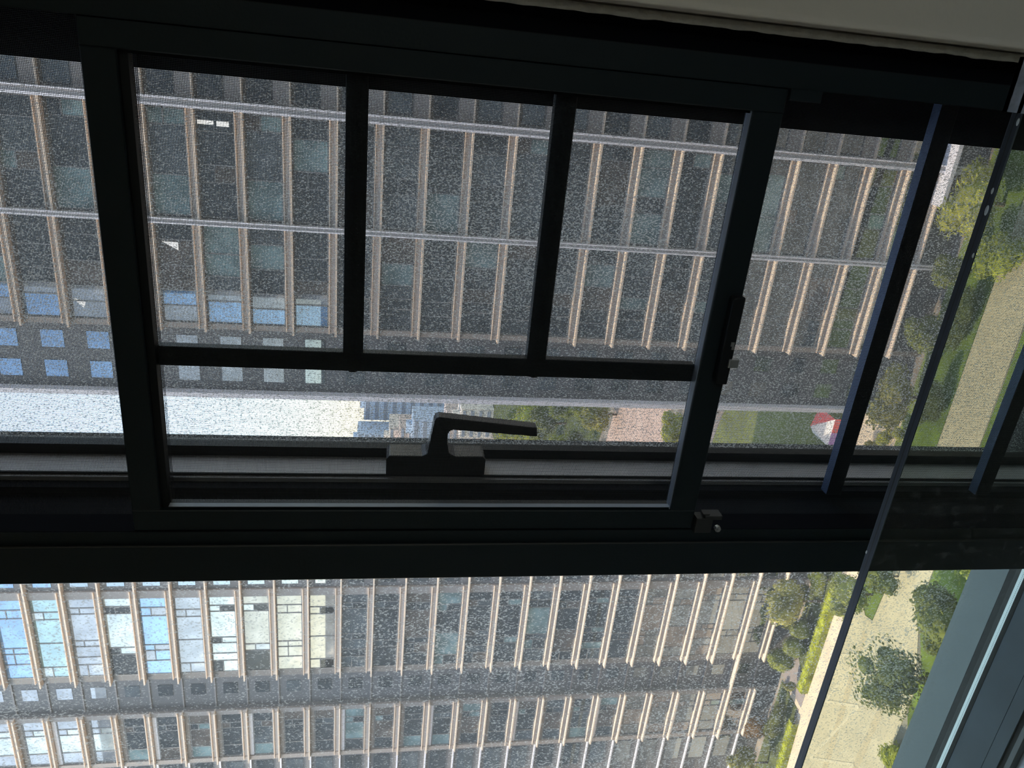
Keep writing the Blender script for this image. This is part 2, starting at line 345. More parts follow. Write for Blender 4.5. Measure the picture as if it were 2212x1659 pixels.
sub(MB().box(-.5640, -.5632, .8800, .8885, -.4140, .2535), 'stile_lip', M['lip'], sash)
w1 = wires('mesh', -.5655, -.0325, -.414, .262, .8905, None); w1.parent = sash; w1.matrix_parent_inverse = Matrix.Translation(-sash.location)
B0, B1 = .8935, .907
def muntin(x0, x1, z0, z1, nm='cross_bar'):
    return sub(MB().cham(x0, x1, B0, B1, z0, z1, .001), nm, M['black'], sash)
muntin(-.356, -.0330, .0168, .0408); muntin(-.356, -.0330, -.2128, -.1880)
muntin(-.3758, -.3515, -.4145, .2535, 'upright_bar')
for z in (.0288, -.2004):
    sub(MB().tube((-.3775, .900, z), (-.3785, .900, z), .006, .0035, 10), 'bar_end', M['black2'], sash)
# pull handle with a steel catch on the bottom rail
pts = [(.000, -.438), (-.002, -.4345), (-.006, -.4335), (-.112, -.4335), (-.116, -.4345), (-.118, -.438), (-.118, -.4495), (0, -.4495)]
hd = MB(); hd.prism([(x - .2475, z) for x, z in pts], 1, .862, .877)
hd = sub(hd, 'pull_handle', M['black2'], sash)
bv = hd.modifiers.new('b', 'BEVEL'); bv.width = .0018; bv.segments = 2
sub(MB().cham(-.3405, -.3290, .858, .866, -.4575, -.4440, .001), 'catch', M['steel'], sash)
sub(MB().box(-.3120, -.3065, .8612, .863, -.4470, -.4425).box(-.3165, -.3120, .8612, .863, -.4478, -.4445), 'catch_plate', M['steel'], sash)
# fixed mesh above and below the sash
up = wires('upper_mesh', -.600, -.0030, .255, .80, .9150, None); tag(up, 'fixed strip of insect mesh over the sash frame', 'window screen', None, 'stuff')
lo = wires('lower_mesh', -.600, -.0030, -1.16, -.435, .9150, None); tag(lo, 'fixed strip of insect mesh under the sash with the pull handle', 'window screen', None, 'stuff')
# latch and guide
lt = empty('sash_latch', (-.588, .88, -.47)); tag(lt, 'small black latch with raised button and screw under the sash corner', 'latch')
def at(mb, name, mats, parent):
    o = mb.build(name, mats, parent); o.matrix_parent_inverse = Matrix.Translation(-parent.location); return o
at(MB().cham(-.598, -.574, .866, .884, -.4770, -.4525, .001), 'body', M['plastic'], lt)
at(MB().cham(-.5765, -.5700, .866, .884, -.4900, -.4640, .001), 'bracket', M['plastic'], lt)
at(MB().cham(-.5720, -.5685, .869, .878, -.4720, -.4620, .001), 'button', M['plastic'], lt)
at(MB().tube((-.592, .866, -.4875), (-.592, .8635, -.4875), .0032, .0026, 8).tube((-.592, .872, -.4875), (-.592, .866, -.4875), .0045, .0045, 8), 'screw', M['steel'], lt)
gd = MB().cham(-.0165, -.0038, .8705, .8750, -.491, -.4525, .001).build('sash_guide', M['black']); tag(gd, 'flat black guide block on the jamb under the sash', 'guide block')
# guard bars
def bar(z, lab):
    e = empty('guard_bar', (-.29, .958, z)); tag(e, lab, 'guard bar', 'guard bars behind the mesh')
    at(MB().cham(-.5850, -.0045, .950, .9673, z - .0250, z, .001), 'bar', M['black2'], e)
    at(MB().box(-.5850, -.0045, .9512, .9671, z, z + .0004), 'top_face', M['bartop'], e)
bar(-.7030, 'black guard bar behind the lower mesh with bluish lit top, upper of two')
bar(-.9700, 'black guard bar behind the lower mesh, lower of two near the glass edge')

# window handle on the lit return of the casement jamb: one profile, 3.5 cm deep
hk = empty('window_handle', (-.5746, 1.0, -.09)); tag(hk, 'black window handle pointing down on the jamb behind the mesh', 'handle')
q = .985
base = [(-.5842, -.0183), (-.5580, -.0183), (-.5531, -.0225), (-.5531, -.0700), (-.5500, -.0760), (-.5460, -.0790), (-.5460, -.1085), (-.5495, -.1125), (-.5531, -.1190), (-.5531, -.1610), (-.5580, -.1649), (-.5842, -.1649)]
hb = MB().prism([(x * q + .0004, z * q) for x, z in base], 1, .985, 1.021); hb = at(hb, 'base', M['handle'], hk)
lev = [(-.5480, -.0775), (-.5380, -.0790), (-.4960, -.0850), (-.4905, -.0870), (-.4885, -.0915), (-.5031, -.2380), (-.5177, -.2392), (-.5090, -.1130), (-.5110, -.1085), (-.5160, -.1060), (-.5300, -.1060), (-.5480, -.1095)]
hl = at(MB().prism([(x * q, z * q) for x, z in lev], 1, .9855, 1.004), 'lever', M['handle'], hk)
for o in (hb, hl):
    b = o.modifiers.new('b', 'BEVEL'); b.width = .0012; b.segments = 2

# ================================================================== GLASS GUARD
gg = empty('glass_guard', (-1, .713, -1.31)); tag(gg, 'clear laminated glass guard panel standing inside the window', 'glass guard')
GT, GX0, GX1 = -.610, -2.3, .034
at(MB().box(GX0, GX1, .7068, .7200, -1.26, GT - .0003), 'pane', M['gguard'], gg)
at(MB().box(GX0, GX1, .7078, .7190, GT - .0015, GT), 'top_edge', M['gedge'], gg)
at(MB().box(GX0, GX1, .7128, .7140, GT, GT + .0001), 'laminate_seam', M['gseam'], gg)
at(MB().box(GX0, GX1, .7068, .7078, GT - .0015, GT - .0001).box(GX0, GX1, .7190, .7200, GT - .0015, GT - .0001), 'arris', M['gskin'], gg)
at(MB().box(GX0, GX1, .7040, .7228, -1.262, -1.236), 'base_channel', M['black'], gg)
for fx_, fy_, r in ((-.012, .7085, .0030), (-.0790, .7115, .0026), (-.0985, .7105, .0042), (-.1450, .7082, .0022), (-.5260, .7190, .0020)):
    mb = MB(); b = 0
    for i in range(10):
        t = 2 * math.pi * i / 10; mb.v += [(fx_ + r * 1.3 * math.cos(t), fy_ + r * .6 * math.sin(t), GT), (fx_ + r * .8 * math.cos(t), fy_ + r * .35 * math.sin(t), GT + .0008)]
    mb.f += [(2 * i, (2 * i + 2) % 20, (2 * i + 3) % 20, 2 * i + 1) for i in range(10)] + [tuple(range(1, 20, 2))]; mb.m += [0] * 11
    at(mb, 'paint_fleck', M['fleck'], gg)
cl = MB().cham(-.0040, .046, .7005, .7068, -.628, GT + .006, .0012).box(-.0040, .046, .7200, .7262, -.628, GT + .006).box(-.0040, .046, .7005, .7262, GT + .0005, GT + .006).build('edge_clip', M['clip'])
tag(cl, 'frosted grey plastic clip over the end of the glass edge', 'clip')

# ================================================================== OUTSIDE: GROUND
def flat(name, poly, z, mat, label, th=.06):
    return struct(MB().prism([(x, y) for x, y in poly], 2, z - th, z), name, mat, label)
flat('ground', [(-1500, 3), (900, 3), (900, 2500), (-1500, 2500)], G - .02, M['soil'], 'earth and planting beds between the towers', .3)
flat('path_1', [(-120, 47.5), (-50, 47.5), (-43, 50.3), (0, 50.6), (25, 50.6), (25, 54.9), (-43, 54.7), (-48.7, 55.1), (-49, 56.3), (-46, 58.9), (-42, 60.3), (-50, 60.9), (-64.5, 61.0), (-66, 63.5), (-68, 63.5), (-67, 61.2), (-120, 60.5)], G + .02, M['path'], 'wide sandy path running between the towers')
flat('lawn_1', [(-48.6, 55.15), (-43, 54.75), (25, 54.95), (25, 59.2), (-41, 60), (-46, 58.8), (-48.9, 56.2)], G + .05, M['grass'], 'grass island splitting the sandy path')
flat('lawn_2', [(-60, 40), (-57, 45.2), (-53, 47.2), (-48, 47.6), (-43, 50.2), (25, 50.5), (25, 46), (-50, 43), (-60, 43)], G + .05, M['grass'], 'grass bed under the window side trees')
flat('lawn_3', [(-60, 68), (-29, 68), (-29, 88), (-41, 94), (-60, 99)], G + .05, M['lawn2'], 'olive lawn beyond the gap between the towers')
flat('road_1', [(-66, 100), (-30, 92), (-30, 97), (-66, 106)], G + .03, M['asphalt'], 'grey road behind the olive lawn')
flat('path_2', [(-95, 118), (-40, 112), (-40, 134), (-95, 150)], G + .03, M['plaza'], 'pinkish paved square beyond the road')
flat('path_3', [(-45, 56.6), (-28.5, 58.5), (-28.5, 68), (-36, 68), (-40, 62)], G + .04, M['path'], 'sandy rock garden ground at the corner of the nearer tower')
flat('path_4', [(-66.5, 61), (-64.7, 61), (-60, 65.5), (-66, 65.5)], G + .06, M['asphalt'], 'grey walkway to the far tower door')
def pline(a, b, wd, pz):
    d = (Vector(b) - Vector(a)).normalized(); nrm = Vector((-d.y, d.x)) * wd / 2
    a, b = Vector(a), Vector(b)
    mb = MB().prism([tuple(a + nrm), tuple(b + nrm), tuple(b - nrm), tuple(a - nrm)], 2, G + .02, G + .035 + pz)
    return mb
flat('lawn_4', [(-92, 61.4), (-67.2, 61.6), (-66.8, 65.6), (-92, 65.6)], G + .05, M['bed'], 'dark planting bed past the grey walkway')
flat('lawn_5', [(-64.2, 61.4), (-45, 61.4), (-45, 65.6), (-60, 65.6)], G + .05, M['bed'], 'dark planting bed behind the long hedge')
flat('lawn_6', [(-150, 152), (-86, 152), (-40, 136), (-40, 300), (-150, 300)], G + .04, M['bed'], 'dark green park ground under the distant trees')
pth = bpy.data.objects['path_1']
for a, b in (((-50, 57.6), (-57, 59.2)), ((-57, 59.2), (-53, 55)), ((-53, 55), (-62, 57.6)), ((-62, 57.6), (-58, 53)), ((-58, 53), (-70, 57)), ((-70, 57), (-64, 51)), ((-64, 51), (-80, 56.5)), ((-52, 58.4), (-84, 58.8))):
    pline(a, b, .28, abs(a[1]) % 1 * .01 + abs(b[0]) * 2e-4).build('paving_line', M['pathline'], pth)
for a, b in (((-50.5, 55.5), (-74, 54.2)), ((-54, 50.2), (-80, 51.6))):
    pline(a, b, .8, -.006).build('paving_band', M['pathdark'], pth)

# ================================================================== TOWERS OPPOSITE
FH = 3.3216
unit = {}
def unit_box(mat):
    if mat.name not in unit: 
        mb = MB().box(-.5, .5, -.5, .5, -.5, .5); unit[mat.name] = mesh_from('unit_' + mat.name, mb.v, mb.f, mat)
    return unit[mat.name]
def bx(name, x0, x1, y0, y1, z0, z1, mat, parent):
    o = bpy.data.objects.new(name, unit_box(mat)); link(o, parent)
    o.location = ((x0 + x1) / 2, (y0 + y1) / 2, (z0 + z1) / 2); o.scale = (abs(x1 - x0), abs(y1 - y0), abs(z1 - z0)); return o
def window(par, x0, x1, yg, z0, z1, cells, kinds):
    """x1 > x0, cells listed from the right end; a window part (frame grid) with pane sub-parts"""
    fr = MB(); t = .09; tot = sum(c[0] for c in cells); x = x1; sc_ = (x1 - x0) / tot; todo = []
    fr.box(x0, x1, yg - .10, yg, z0, z0 + t); fr.box(x0, x1, yg - .10, yg, z1 - t, z1); fr.box(x1 - t, x1, yg - .10, yg, z0, z1)
    for cw, split in cells:
        a = x - cw * sc_
        fr.box(a, a + t, yg - .10, yg, z0, z1)
        if split:
            zm = z0 + (z1 - z0) * .58; fr.box(a, x, yg - .10, yg, zm - t / 2, zm + t / 2)
            todo.append((a, x, z0, zm)); todo.append((a, x, zm, z1))
        else: todo.append((a, x, z0, z1))
        x = a
    wo = fr.build('window', M['mull'], par)
    for i, (a, b, c, d) in enumerate(todo):
        kd = kinds[i % len(kinds)] if isinstance(kinds, (list, tuple)) else kinds
        bx('pane', a + .03, b, yg - .04, yg + .02, c + .03, d, PG[kd], wo)
CELLS = [[(1.0, 0), (.6, 1), (2.7, 0), (.6, 1), (1.1, 0), (.8, 0), (1.2, 1)], [(1.3, 0), (.7, 1), (2.3, 0), (2.4, 0), (1.0, 1)], [(.9, 0), (.7, 1), (2.5, 0), (.5, 1), (.9, 1), (1.2, 0)], [(.8, 0), (.6, 1), (3.0, 0), (.6, 1), (1.9, 0)]]
rnd = random.Random(11)
# ---- far tower seen through the clear pane
LY, LZ = 65.72, -.39
lt_ = empty('office_tower', (-66, 70, G)); tag(lt_, 'grey office tower with sand coloured floor fins, seen through the clear pane', 'building')
inv = Matrix.Translation(-lt_.location)
def setinv(par, inv):
    for c in par.children: c.matrix_parent_inverse = inv.copy()
bx('wall', -63.8, -46, LY + .55, LY + 14, G, 60, M['clad'], lt_)
bx('recess_wall', -68.3, -63.8, LY + 1.1, LY + 14, G, 60, M['clad'], lt_)
bx('wall', -75.9, -68.3, LY + .55, LY + 14, G, 60, M['clad'], lt_)
bx('recess_wall', -92, -75.9, LY + 1.1, LY + 14, G, 60, M['clad'], lt_)
bx('pier', -53.0, -52.1, LY + .30, LY + .56, G, 60, M['clad2'], lt_)
bx('pier', -75.9, -75.3, LY + .30, LY + .56, G, 60, M['clad2'], lt_)
bx('pier', -68.9, -68.3, LY + .30, LY + .56, G, 60, M['clad2'], lt_)
KL = {12: 'blue', 11: ['blue', 'silver'], 10: 'blue', 9: ['teal', 'teal', 'white', 'teal'], 8: 'silver', 7: ['white', 'open', 'open', 'white'], 6: ['blue', 'silver', 'blue'], 5: 'silver', 4: ['white', 'open', 'white', 'white'], 3: ['cream', 'open', 'white', 'cream', 'silver'], 2: 'cream', 1: ['cream', 'open', 'cream', 'cream'], 0: ['grey', 'dark', 'grey'],
      -1: ['dark', 'dark', 'grey'], -2: ['brown', 'dark', 'dark'], -3: ['teal', 'dark', 'teal', 'dark'], -4: ['dark', 'grey', 'brown'], -5: ['dark', 'teal', 'dark'], -6: ['grey', 'dark', 'dark', 'teal'], -7: ['dark', 'brown', 'dark'], -8: ['dark', 'teal', 'grey'], -9: 'dark', -10: ['dark', 'brown'], -11: ['grey', 'brown', 'grey'], -12: ['brown', 'grey'], -13: ['dark', 'grey'], -14: 'dark'}
for k in range(-14, 13):
    z = LZ + FH * k
    if True:
        bx('floor_fin', -76.2 if k == -13 else -63.85, -46, LY - .16, LY + .56, z - .075, z + .075, M['fin'], lt_)
        bx('spandrel', -63.5, -52.1, LY + .36, LY + .56, z + .075, z + .5, M['span'], lt_)
        bx('upper_fin', -63.55, -52.1, LY + .12, LY + .56, z + .50, z + .58, M['fin'], lt_)
    bx('end_fin', -46, -45.6, LY, LY + 14, z - .075, z + .075, M['fin'], lt_)
    bx('end_window', -46.04, -45.96, LY + 1.2, LY + 12.8, z + .9, z + 2.9, PG['dark' if k % 3 else 'grey'], lt_)
    window(lt_, -63.0, -53.0, LY + .56, z + .62, z + FH - .10, CELLS[k % 4], KL[k])
    bx('side_window', -51.6, -49.8, LY + .50, LY + .56, z + 1.0, z + 2.6, PG['blue' if k > 8 else 'dark'], lt_)
    bx('recess_sill', -68.3, -63.8, LY + .95, LY + 1.12, z - .10, z + .05, M['clad2'], lt_)
    bx('recess_window', -66.6, -65.1, LY + 1.05, LY + 1.12, z + .95, z + 2.45, PG['silver' if k > 7 else rnd.choice(['dark', 'dark', 'grey'])], lt_)
    bx('floor_fin', -75.9, -68.3, LY - .16, LY + .56, z - .075, z + .075, M['fin'], lt_)
    bx('spandrel', -75.8, -68.3, LY + .36, LY + .56, z + .075, z + .5, M['span'], lt_)
    bx('upper_fin', -75.7, -68.4, LY + .12, LY + .56, z + .50, z + .58, M['fin'], lt_)
    bx('parapet', -75.3, -68.9, LY + .45, LY + .56, z + FH - .55, z + FH - .12, M['clad2'] if k % 3 else M['pale'], lt_)
    window(lt_, -75.3, -68.9, LY + .56, z + .62, z + FH - .58, [(1.2, 0), (.7, 1), (2.2, 0), (1.4, 0)], (['silver', 'white'] if k > 7 else [rnd.choice(['dark', 'dark', 'grey', 'teal', 'brown']) for _ in range(5)]))
    bx('recess_sill', -85, -75.9, LY + .80, LY + 1.12, z - .12, z + .05, M['pale'], lt_)
    bx('recess_window', -80.5, -77.0, LY + 1.05, LY + 1.12, z + .8, z + 2.7, PG[rnd.choice(['dark', 'grey'])], lt_)
setinv(lt_, inv)
# ---- nearer tower seen through the mesh
NY = 60.0
nt_ = empty('office_tower', (-10, 66, G)); tag(nt_, 'grey office tower with sand fins and pale vertical bands, seen through the insect mesh', 'building')
inv = Matrix.Translation(-nt_.location)
bx('wall', -22.1, 20, NY + .50, NY + 18, G, 60, M['clad'], nt_)
bx('recess_wall', -27.66, -22.1, NY + 1.0, NY + 18, G, 60, M['clad'], nt_)
bx('corner_band', -28.05, -27.66, NY + .2, NY + 18, G, 60, M['pale'], nt_)
bx('vertical_band', -5.50, -4.93, NY - .20, NY + .52, G, 60, M['span'], nt_)
for e0, e1 in ((-5.03, -4.90), (-5.55, -5.37), (-13.48, -13.38), (-13.80, -13.68)): bx('band_edge', e0, e1, NY - .26, NY - .16, G, 60, M['pale'], nt_)
bx('vertical_band', -13.75, -13.40, NY - .20, NY + .52, G, 60, M['span'], nt_)
bx('pier', -22.1, -21.65, NY + .25, NY + .52, G, 60, M['clad2'], nt_)
for k in range(-14, 12):
    z = FH * k
    bx('floor_fin', -4.90, 8, NY + .08, NY + .52, z - .06, z + .06, M['fin'], nt_)
    bx('parapet', -4.90, 8, NY + .38, NY + .52, z + .06, z + 1.15, M['clad2'], nt_)
    bx('side_window', -4.7, -1.5, NY + .45, NY + .52, z + 1.3, z + 3.0, PG[rnd.choice(['dark', 'dark', 'grey'])], nt_)
    for (a, b, e) in ((-13.40, -5.53, 0), (-22.1, -13.75, .15)):
        bx('floor_fin', a - e, b, NY - .20, NY + .52, z - .075, z + .075, M['fin'], nt_)
        bx('spandrel', a, b, NY + .34, NY + .52, z + .075, z + .5, M['span'], nt_)
        bx('upper_fin', a, b, NY + .14, NY + .52, z + .50, z + .57, M['fin'], nt_)
    kk = [rnd.choice(['dark', 'dark', 'dark', 'grey', 'brown', 'teal']) for _ in range(4)]
    if k == 4: kk = ['teal', 'teal', 'grey', 'teal', 'teal']
    window(nt_, -13.3, -5.65, NY + .52, z + .60, z + FH - .10, [(1.3, 0), (2.0, 0), (1.1, 1), (2.2, 0)] if k % 2 else [(.9, 1), (2.6, 0), (2.2, 0)], kk)
    kk = [rnd.choice(['dark', 'dark', 'grey', 'brown', 'dark', 'teal']) for _ in range(3)] + ([rnd.choice(['blue', 'silver', 'silver']), rnd.choice(['silver', 'blue', 'cream'])] if 0 < k else ['dark', 'dark'])
    window(nt_, -21.65, -13.85, NY + .52, z + .60, z + FH - .10, [(2.0, 0), (1.6, 0), (1.0, 0), (.8, 0), (1.6, 0)] if k % 2 else [(1.2, 0), (1.8, 0), (1.8, 0), (1.1, 0), (1.2, 0)], kk)
    for a in (-23.8, -26.3):
        bx('recess_window', a - .55, a + .85, NY + .95, NY + 1.02, z + .9, z + 2.5, PG['blue' if k > 5 else 'silver' if k > 1 else rnd.choice(['dark', 'grey'])], nt_)
glowm = bpy.data.materials.new('glowing_pane_patch'); glowm.use_nodes = True  # glowing wedges on pane faces stand in for bright reflections and lit ceilings
lb = glowm.node_tree.nodes['Principled BSDF']; lb.inputs['Emission Color'].default_value = (1, .97, .92, 1); lb.inputs['Emission Strength'].default_value = 1.1
def glow_patch(par, y, q4): MB().prism(q4, 1, y - .02, y).build('pane_glow', glowm, par)
glow_patch(nt_, 60.48, [(-15.30, 16.2), (-15.95, 15.0), (-15.35, 15.0)]); glow_patch(nt_, 60.48, [(-20.10, 22.9), (-20.85, 22.2), (-20.35, 22.0)])
glow_patch(nt_, 60.48, [(-6.33, 13.2), (-6.62, 13.2), (-6.62, 12.0), (-6.33, 12.0)]); glow_patch(nt_, 60.48, [(-6.33, 11.8), (-6.70, 11.8), (-6.70, 10.95), (-6.33, 10.95)])
glow_patch(lt_, 66.24, [(-70.8, 26.3), (-71.15, 24.9), (-70.75, 24.9)]); lt_.children[-1].matrix_parent_inverse = Matrix.Translation(-lt_.location)
bx('entrance_canopy', -8.2, 6, NY - 1.1, NY + .5, -46.55, -46.2, M['pale'], nt_)
setinv(nt_, inv)
for t_ in (lt_, nt_):
    for w_ in t_.children:
        if w_.name.startswith('window'):
            for p_ in w_.children: p_.matrix_parent_inverse = Matrix()

# ================================================================== DISTANT CITY
def city(x, y, wx, wy, top, mat, nb, label):
    e = empty('city_block', (x, y, G)); tag(e, label, 'building', 'distant city blocks')
    bx('wall', -wx / 2, wx / 2, -wy / 2, wy / 2, 0, top - G, M[mat], e)
    for i in range(nb):
        z = (top - G) * (i + .6) / nb; bx('floor_band', -wx / 2 + 1, wx / 2 - 1, -wy / 2 - .4, -wy / 2 + .2, z - (top - G) / nb * .2, z + (top - G) / nb * .2, M['cityband'], e)
    bx('roof_box', -wx / 6, wx / 6, -wy / 6, wy / 6, top - G, top - G + 3, M[mat], e)
city(-262, 500, 17, 20, 12, 'cityb', 14, 'bluish tower on the skyline right of the white sky, beside the jamb')
city(-243, 520, 19, 20, 8, 'cityb', 9, 'pale bluish tower on the skyline against the corner of the nearer tower')
city(-231, 440, 26, 20, -9, 'cityw', 10, 'cream block with dark bands below the skyline, mid distance')
city(-206, 400, 16, 16, -14, 'cityp', 8, 'pinkish block with dark bands next to the cream block')
city(-198, 370, 14, 16, -24, 'cityw', 7, 'small cream block in front of the pinkish block')
city(-181.5, 360, 16, 16, -19, 'cityb', 7, 'low bluish block behind the window handle lever')
city(-160, 320, 18, 16, -32, 'cityp', 6, 'low pinkish block just above the yellowish distant trees')
city(-146, 300, 14, 14, -36, 'cityw', 4, 'lowest cream block touching the distant tree tops')

# ================================================================== PLANTS
def crown_mesh(seed, lobes, nl, ls, core=.78):
    """unit crown: leaf quads over several lobes around a solid core"""
    r = random.Random(seed); v = []; f = []
    L = [(Vector((0, 0, 0)), .62)] + [(Vector((r.uniform(-1, 1), r.uniform(-1, 1), r.uniform(-.8, .8))).normalized() * r.uniform(.35, .58), r.uniform(.30, .46)) for _ in range(lobes)]
    for c, rad in L:
        bm = bmesh.new(); bmesh.ops.create_icosphere(bm, subdivisions=2, radius=rad * core); b = len(v)
        for q_ in bm.verts:
            p = q_.co * (1 + .25 * noise.noise(q_.co * 5 + c * 9)); v.append(tuple(p + c))
        f += [tuple(b + x.index for x in q_.verts) for q_ in bm.faces]; bm.free()
    nlf = nl // len(L)
    for c, rad in L:
        for _ in range(nlf):
            d = Vector((r.gauss(0, 1), r.gauss(0, 1), r.gauss(0, 1))).normalized(); p = c + d * rad * r.uniform(.75, 1.08)
            a = Vector((r.gauss(0, 1), r.gauss(0, 1), r.gauss(0, 1))).normalized(); t = (d + a * .9).normalized(); u = t.orthogonal().normalized(); w_ = t.cross(u)
            s = ls * r.uniform(.6, 1.3); b = len(v)
            v += [tuple(p + u * s), tuple(p + w_ * s * .6), tuple(p - u * s), tuple(p - w_ * s * .6)]; f.append((b, b + 1, b + 2, b + 3))
    return mesh_from('crown', v, f, M['l2'])
CR = [crown_mesh(1, 7, 2600, .055), crown_mesh(2, 9, 2600, .05), crown_mesh(3, 5, 1800, .06)]
SPARSE = crown_mesh(5, 16, 3200, .04, .45)
BALL = crown_mesh(4, 0, 1400, .045, .97)
def plant(kind, name, x, y, hc, H, W, mat, label, cat, group=None, trunk=True, mesh=None, D=None):
    e = empty(name, (x, y, G)); tag(e, label, cat, group)
    me = mesh or CR[int(abs(x * 3 + y)) % 3]
    o = bpy.data.objects.new('foliage' if cat != 'tree' else 'crown', me); link(o, e)
    o.location = (0, 0, hc); k = 1.12 if me is not BALL else 1.55
    o.scale = (W / 2 * k, (D or W) / 2 * k, H / 2 * k); o.rotation_euler = (0, 0, random.uniform(0, 6))
    if D: o.rotation_euler = (0, 0, 0)
    o.material_slots[0].link = 'OBJECT'; o.material_slots[0].material = M[mat]
    if trunk:
        t = MB(); rr = max(.06, W * .028); t.tube((0, 0, -.1), (.1, 0, hc), rr, rr * .6, 7)
        for i in range(4):
            a_ = i * 1.7 + x; t.tube((.05, 0, hc * .55), (W * .25 * math.cos(a_), W * .25 * math.sin(a_), hc + H * .15), rr * .5, rr * .2, 5)
        t.build('trunk', M['bark'], e)
    else:
        t = MB(); t.tube((0, 0, -.05), (0, 0, hc), .05, .03, 6); t.build('stem', M['bark'], e)
    return e
P_ = lambda *a, **k: plant(None, *a, **k)
P_('small_tree', -52.6, 62.9, 4.6, 7.0, 5.4, 'l1', 'olive round tree in front of the lowest fins of the far tower', 'tree')
P_('small_tree', -46.3, 56.2, 2.8, 4.6, 5.3, 'l2', 'green tree on the tip of the grass island, just under the mullion', 'tree')
P_('small_tree', -42.3, 53.9, 2.3, 4.0, 4.2, 'l3', 'dark green tree on the grass island, cut by the mullion', 'tree')
P_('big_tree', -47.2, 45.8, 4.6, 6.2, 7.6, 'l3', 'dark sparse tree reaching over the sandy path in the clear pane', 'tree', mesh=SPARSE)
P_('big_tree', -38.6, 42.8, 4.5, 6.6, 7.0, 'l3', 'dense dark tree hugging the outer ledge, upper part of clear pane', 'tree')
P_('big_tree', -31.2, 42.0, 4.4, 6.0, 5.8, 'l2', 'dense green tree by the outer ledge right under the mullion', 'tree')
P_('small_tree', -72.6, 64.0, 2.8, 4.0, 4.8, 'l5', 'rust tinted small tree beside the walkway in the clear pane', 'tree', D=1.6)
P_('small_tree', -78.4, 63.6, 3.2, 4.8, 4.8, 'l1', 'olive tree at the very edge of the clear pane, beside the rust tree', 'tree')
P_('bush', -70.3, 62.5, 1.6, 3.3, 6.6, 'l3', 'broad dark bush behind the short yellow hedge', 'bush', trunk=False, D=1.2)
P_('ball_bush', -62.2, 64.2, 2.0, 3.2, 2.8, 'l2', 'clipped ball bush highest against the tower base', 'bush', trunk=False, mesh=BALL)
P_('ball_bush', -59.5, 63.3, 1.4, 2.9, 2.6, 'l2', 'clipped ball bush behind the middle of the long hedge', 'bush', trunk=False, mesh=BALL)
P_('ball_bush', -57.0, 63.3, 1.3, 2.7, 2.2, 'l2', 'clipped ball bush under the olive round tree', 'bush', trunk=False, mesh=BALL)
P_('bush', -64.9, 62.6, 1.0, 2.0, 1.4, 'l1', 'loose olive bush at the walkway end of the long hedge', 'bush', trunk=False)
P_('bush', -49.6, 62.8, 1.4, 2.6, 2.4, 'l4', 'yellow green bush by the brown seat near the mullion', 'bush', trunk=False)
P_('bush', -57.6, 65.0, 1.3, 2.6, 2.0, 'l3', 'dark bush against the tower base between two ball bushes', 'bush', trunk=False, D=1.0)
P_('bush', -53.2, 64.9, 1.3, 2.6, 2.6, 'l3', 'dark bush against the tower base behind the olive round tree', 'bush', trunk=False, D=1.0)
P_('bush', -47.0, 64.6, 1.4, 2.8, 3.0, 'l3', 'dark bush at the tower base right under the mullion', 'bush', trunk=False, D=1.2)
P_('bush', -57.0, 45.9, .9, 2.0, 4.2, 'l4', 'bright yellow bush at the bottom corner beside the ledge', 'bush', trunk=False)
P_('small_tree', -7.3, 56.6, 3.0, 5.0, 7.5, 'l4', 'yellow green tree at the foot of the nearer tower by the jamb', 'tree', D=4.4)
P_('bush', -11.1, 53.9, 1.2, 2.6, 5.2, 'l4', 'bright yellow green bush seen past the glass edge, by the jamb', 'bush', trunk=False)
P_('bush', -16.7, 55.6, 1.2, 2.6, 6.3, 'l3', 'dark bush band behind the glass edge, middle of the lower mesh', 'bush', trunk=False, D=2.4)
P_('small_tree', -25.4, 58.2, 3.0, 5.5, 7.6, 'l1', 'broad olive tree at the corner of the nearer tower', 'tree', D=2.8)
P_('bush', -24.6, 55.5, 1.4, 2.8, 5.6, 'l3', 'dark bush mass between the olive tree and the sandy path', 'bush', trunk=False, D=2)
P_('small_tree', -19.3, 58.4, 2.0, 3.6, 4.4, 'l2', 'green tree between the guard bar and the glass edge', 'tree')
P_('small_tree', -13.2, 57.6, 2.2, 3.6, 3.6, 'l2', 'small green tree next to the yellow tree by the jamb', 'tree')
D_ = [(-95.8, 193.3, 7, 14.5, 14.5, 'l4', 'tall yellow green tree beyond the tip of the window handle'), (-78, 165.3, 5, 9, 6.8, 'l2', 'narrow green tree right of the handle tip, far off'), (-66.9, 140.1, 4.3, 8.7, 8.7, 'l1', 'olive tree at the far edge of the pinkish square'),
      (-52, 104.3, 3, 5.2, 7.4, 'l4', 'yellow green tree beside the bottom rail, beyond the road'), (-45.4, 96.5, 2.2, 4, 4, 'l1', 'small olive tree at the road beside the bottom rail'), (-120.9, 231.1, 6, 9.5, 8, 'l1', 'farthest olive tree, near the low city blocks'),
      (-80.1, 151.3, 5, 8.5, 6.3, 'l3', 'dark tree on the jamb side of the pinkish square'), (-88, 178, 6, 11, 11, 'l3', 'dark far tree between the yellow tree and the pinkish square'), (-104, 210, 6, 12, 12, 'l2', 'green far tree behind the handle lever')]
for x, y, hc, H, W, m, lab in D_: P_('distant_tree', x, y, hc, H, W, m, lab, 'tree', 'trees far beyond the lawn')
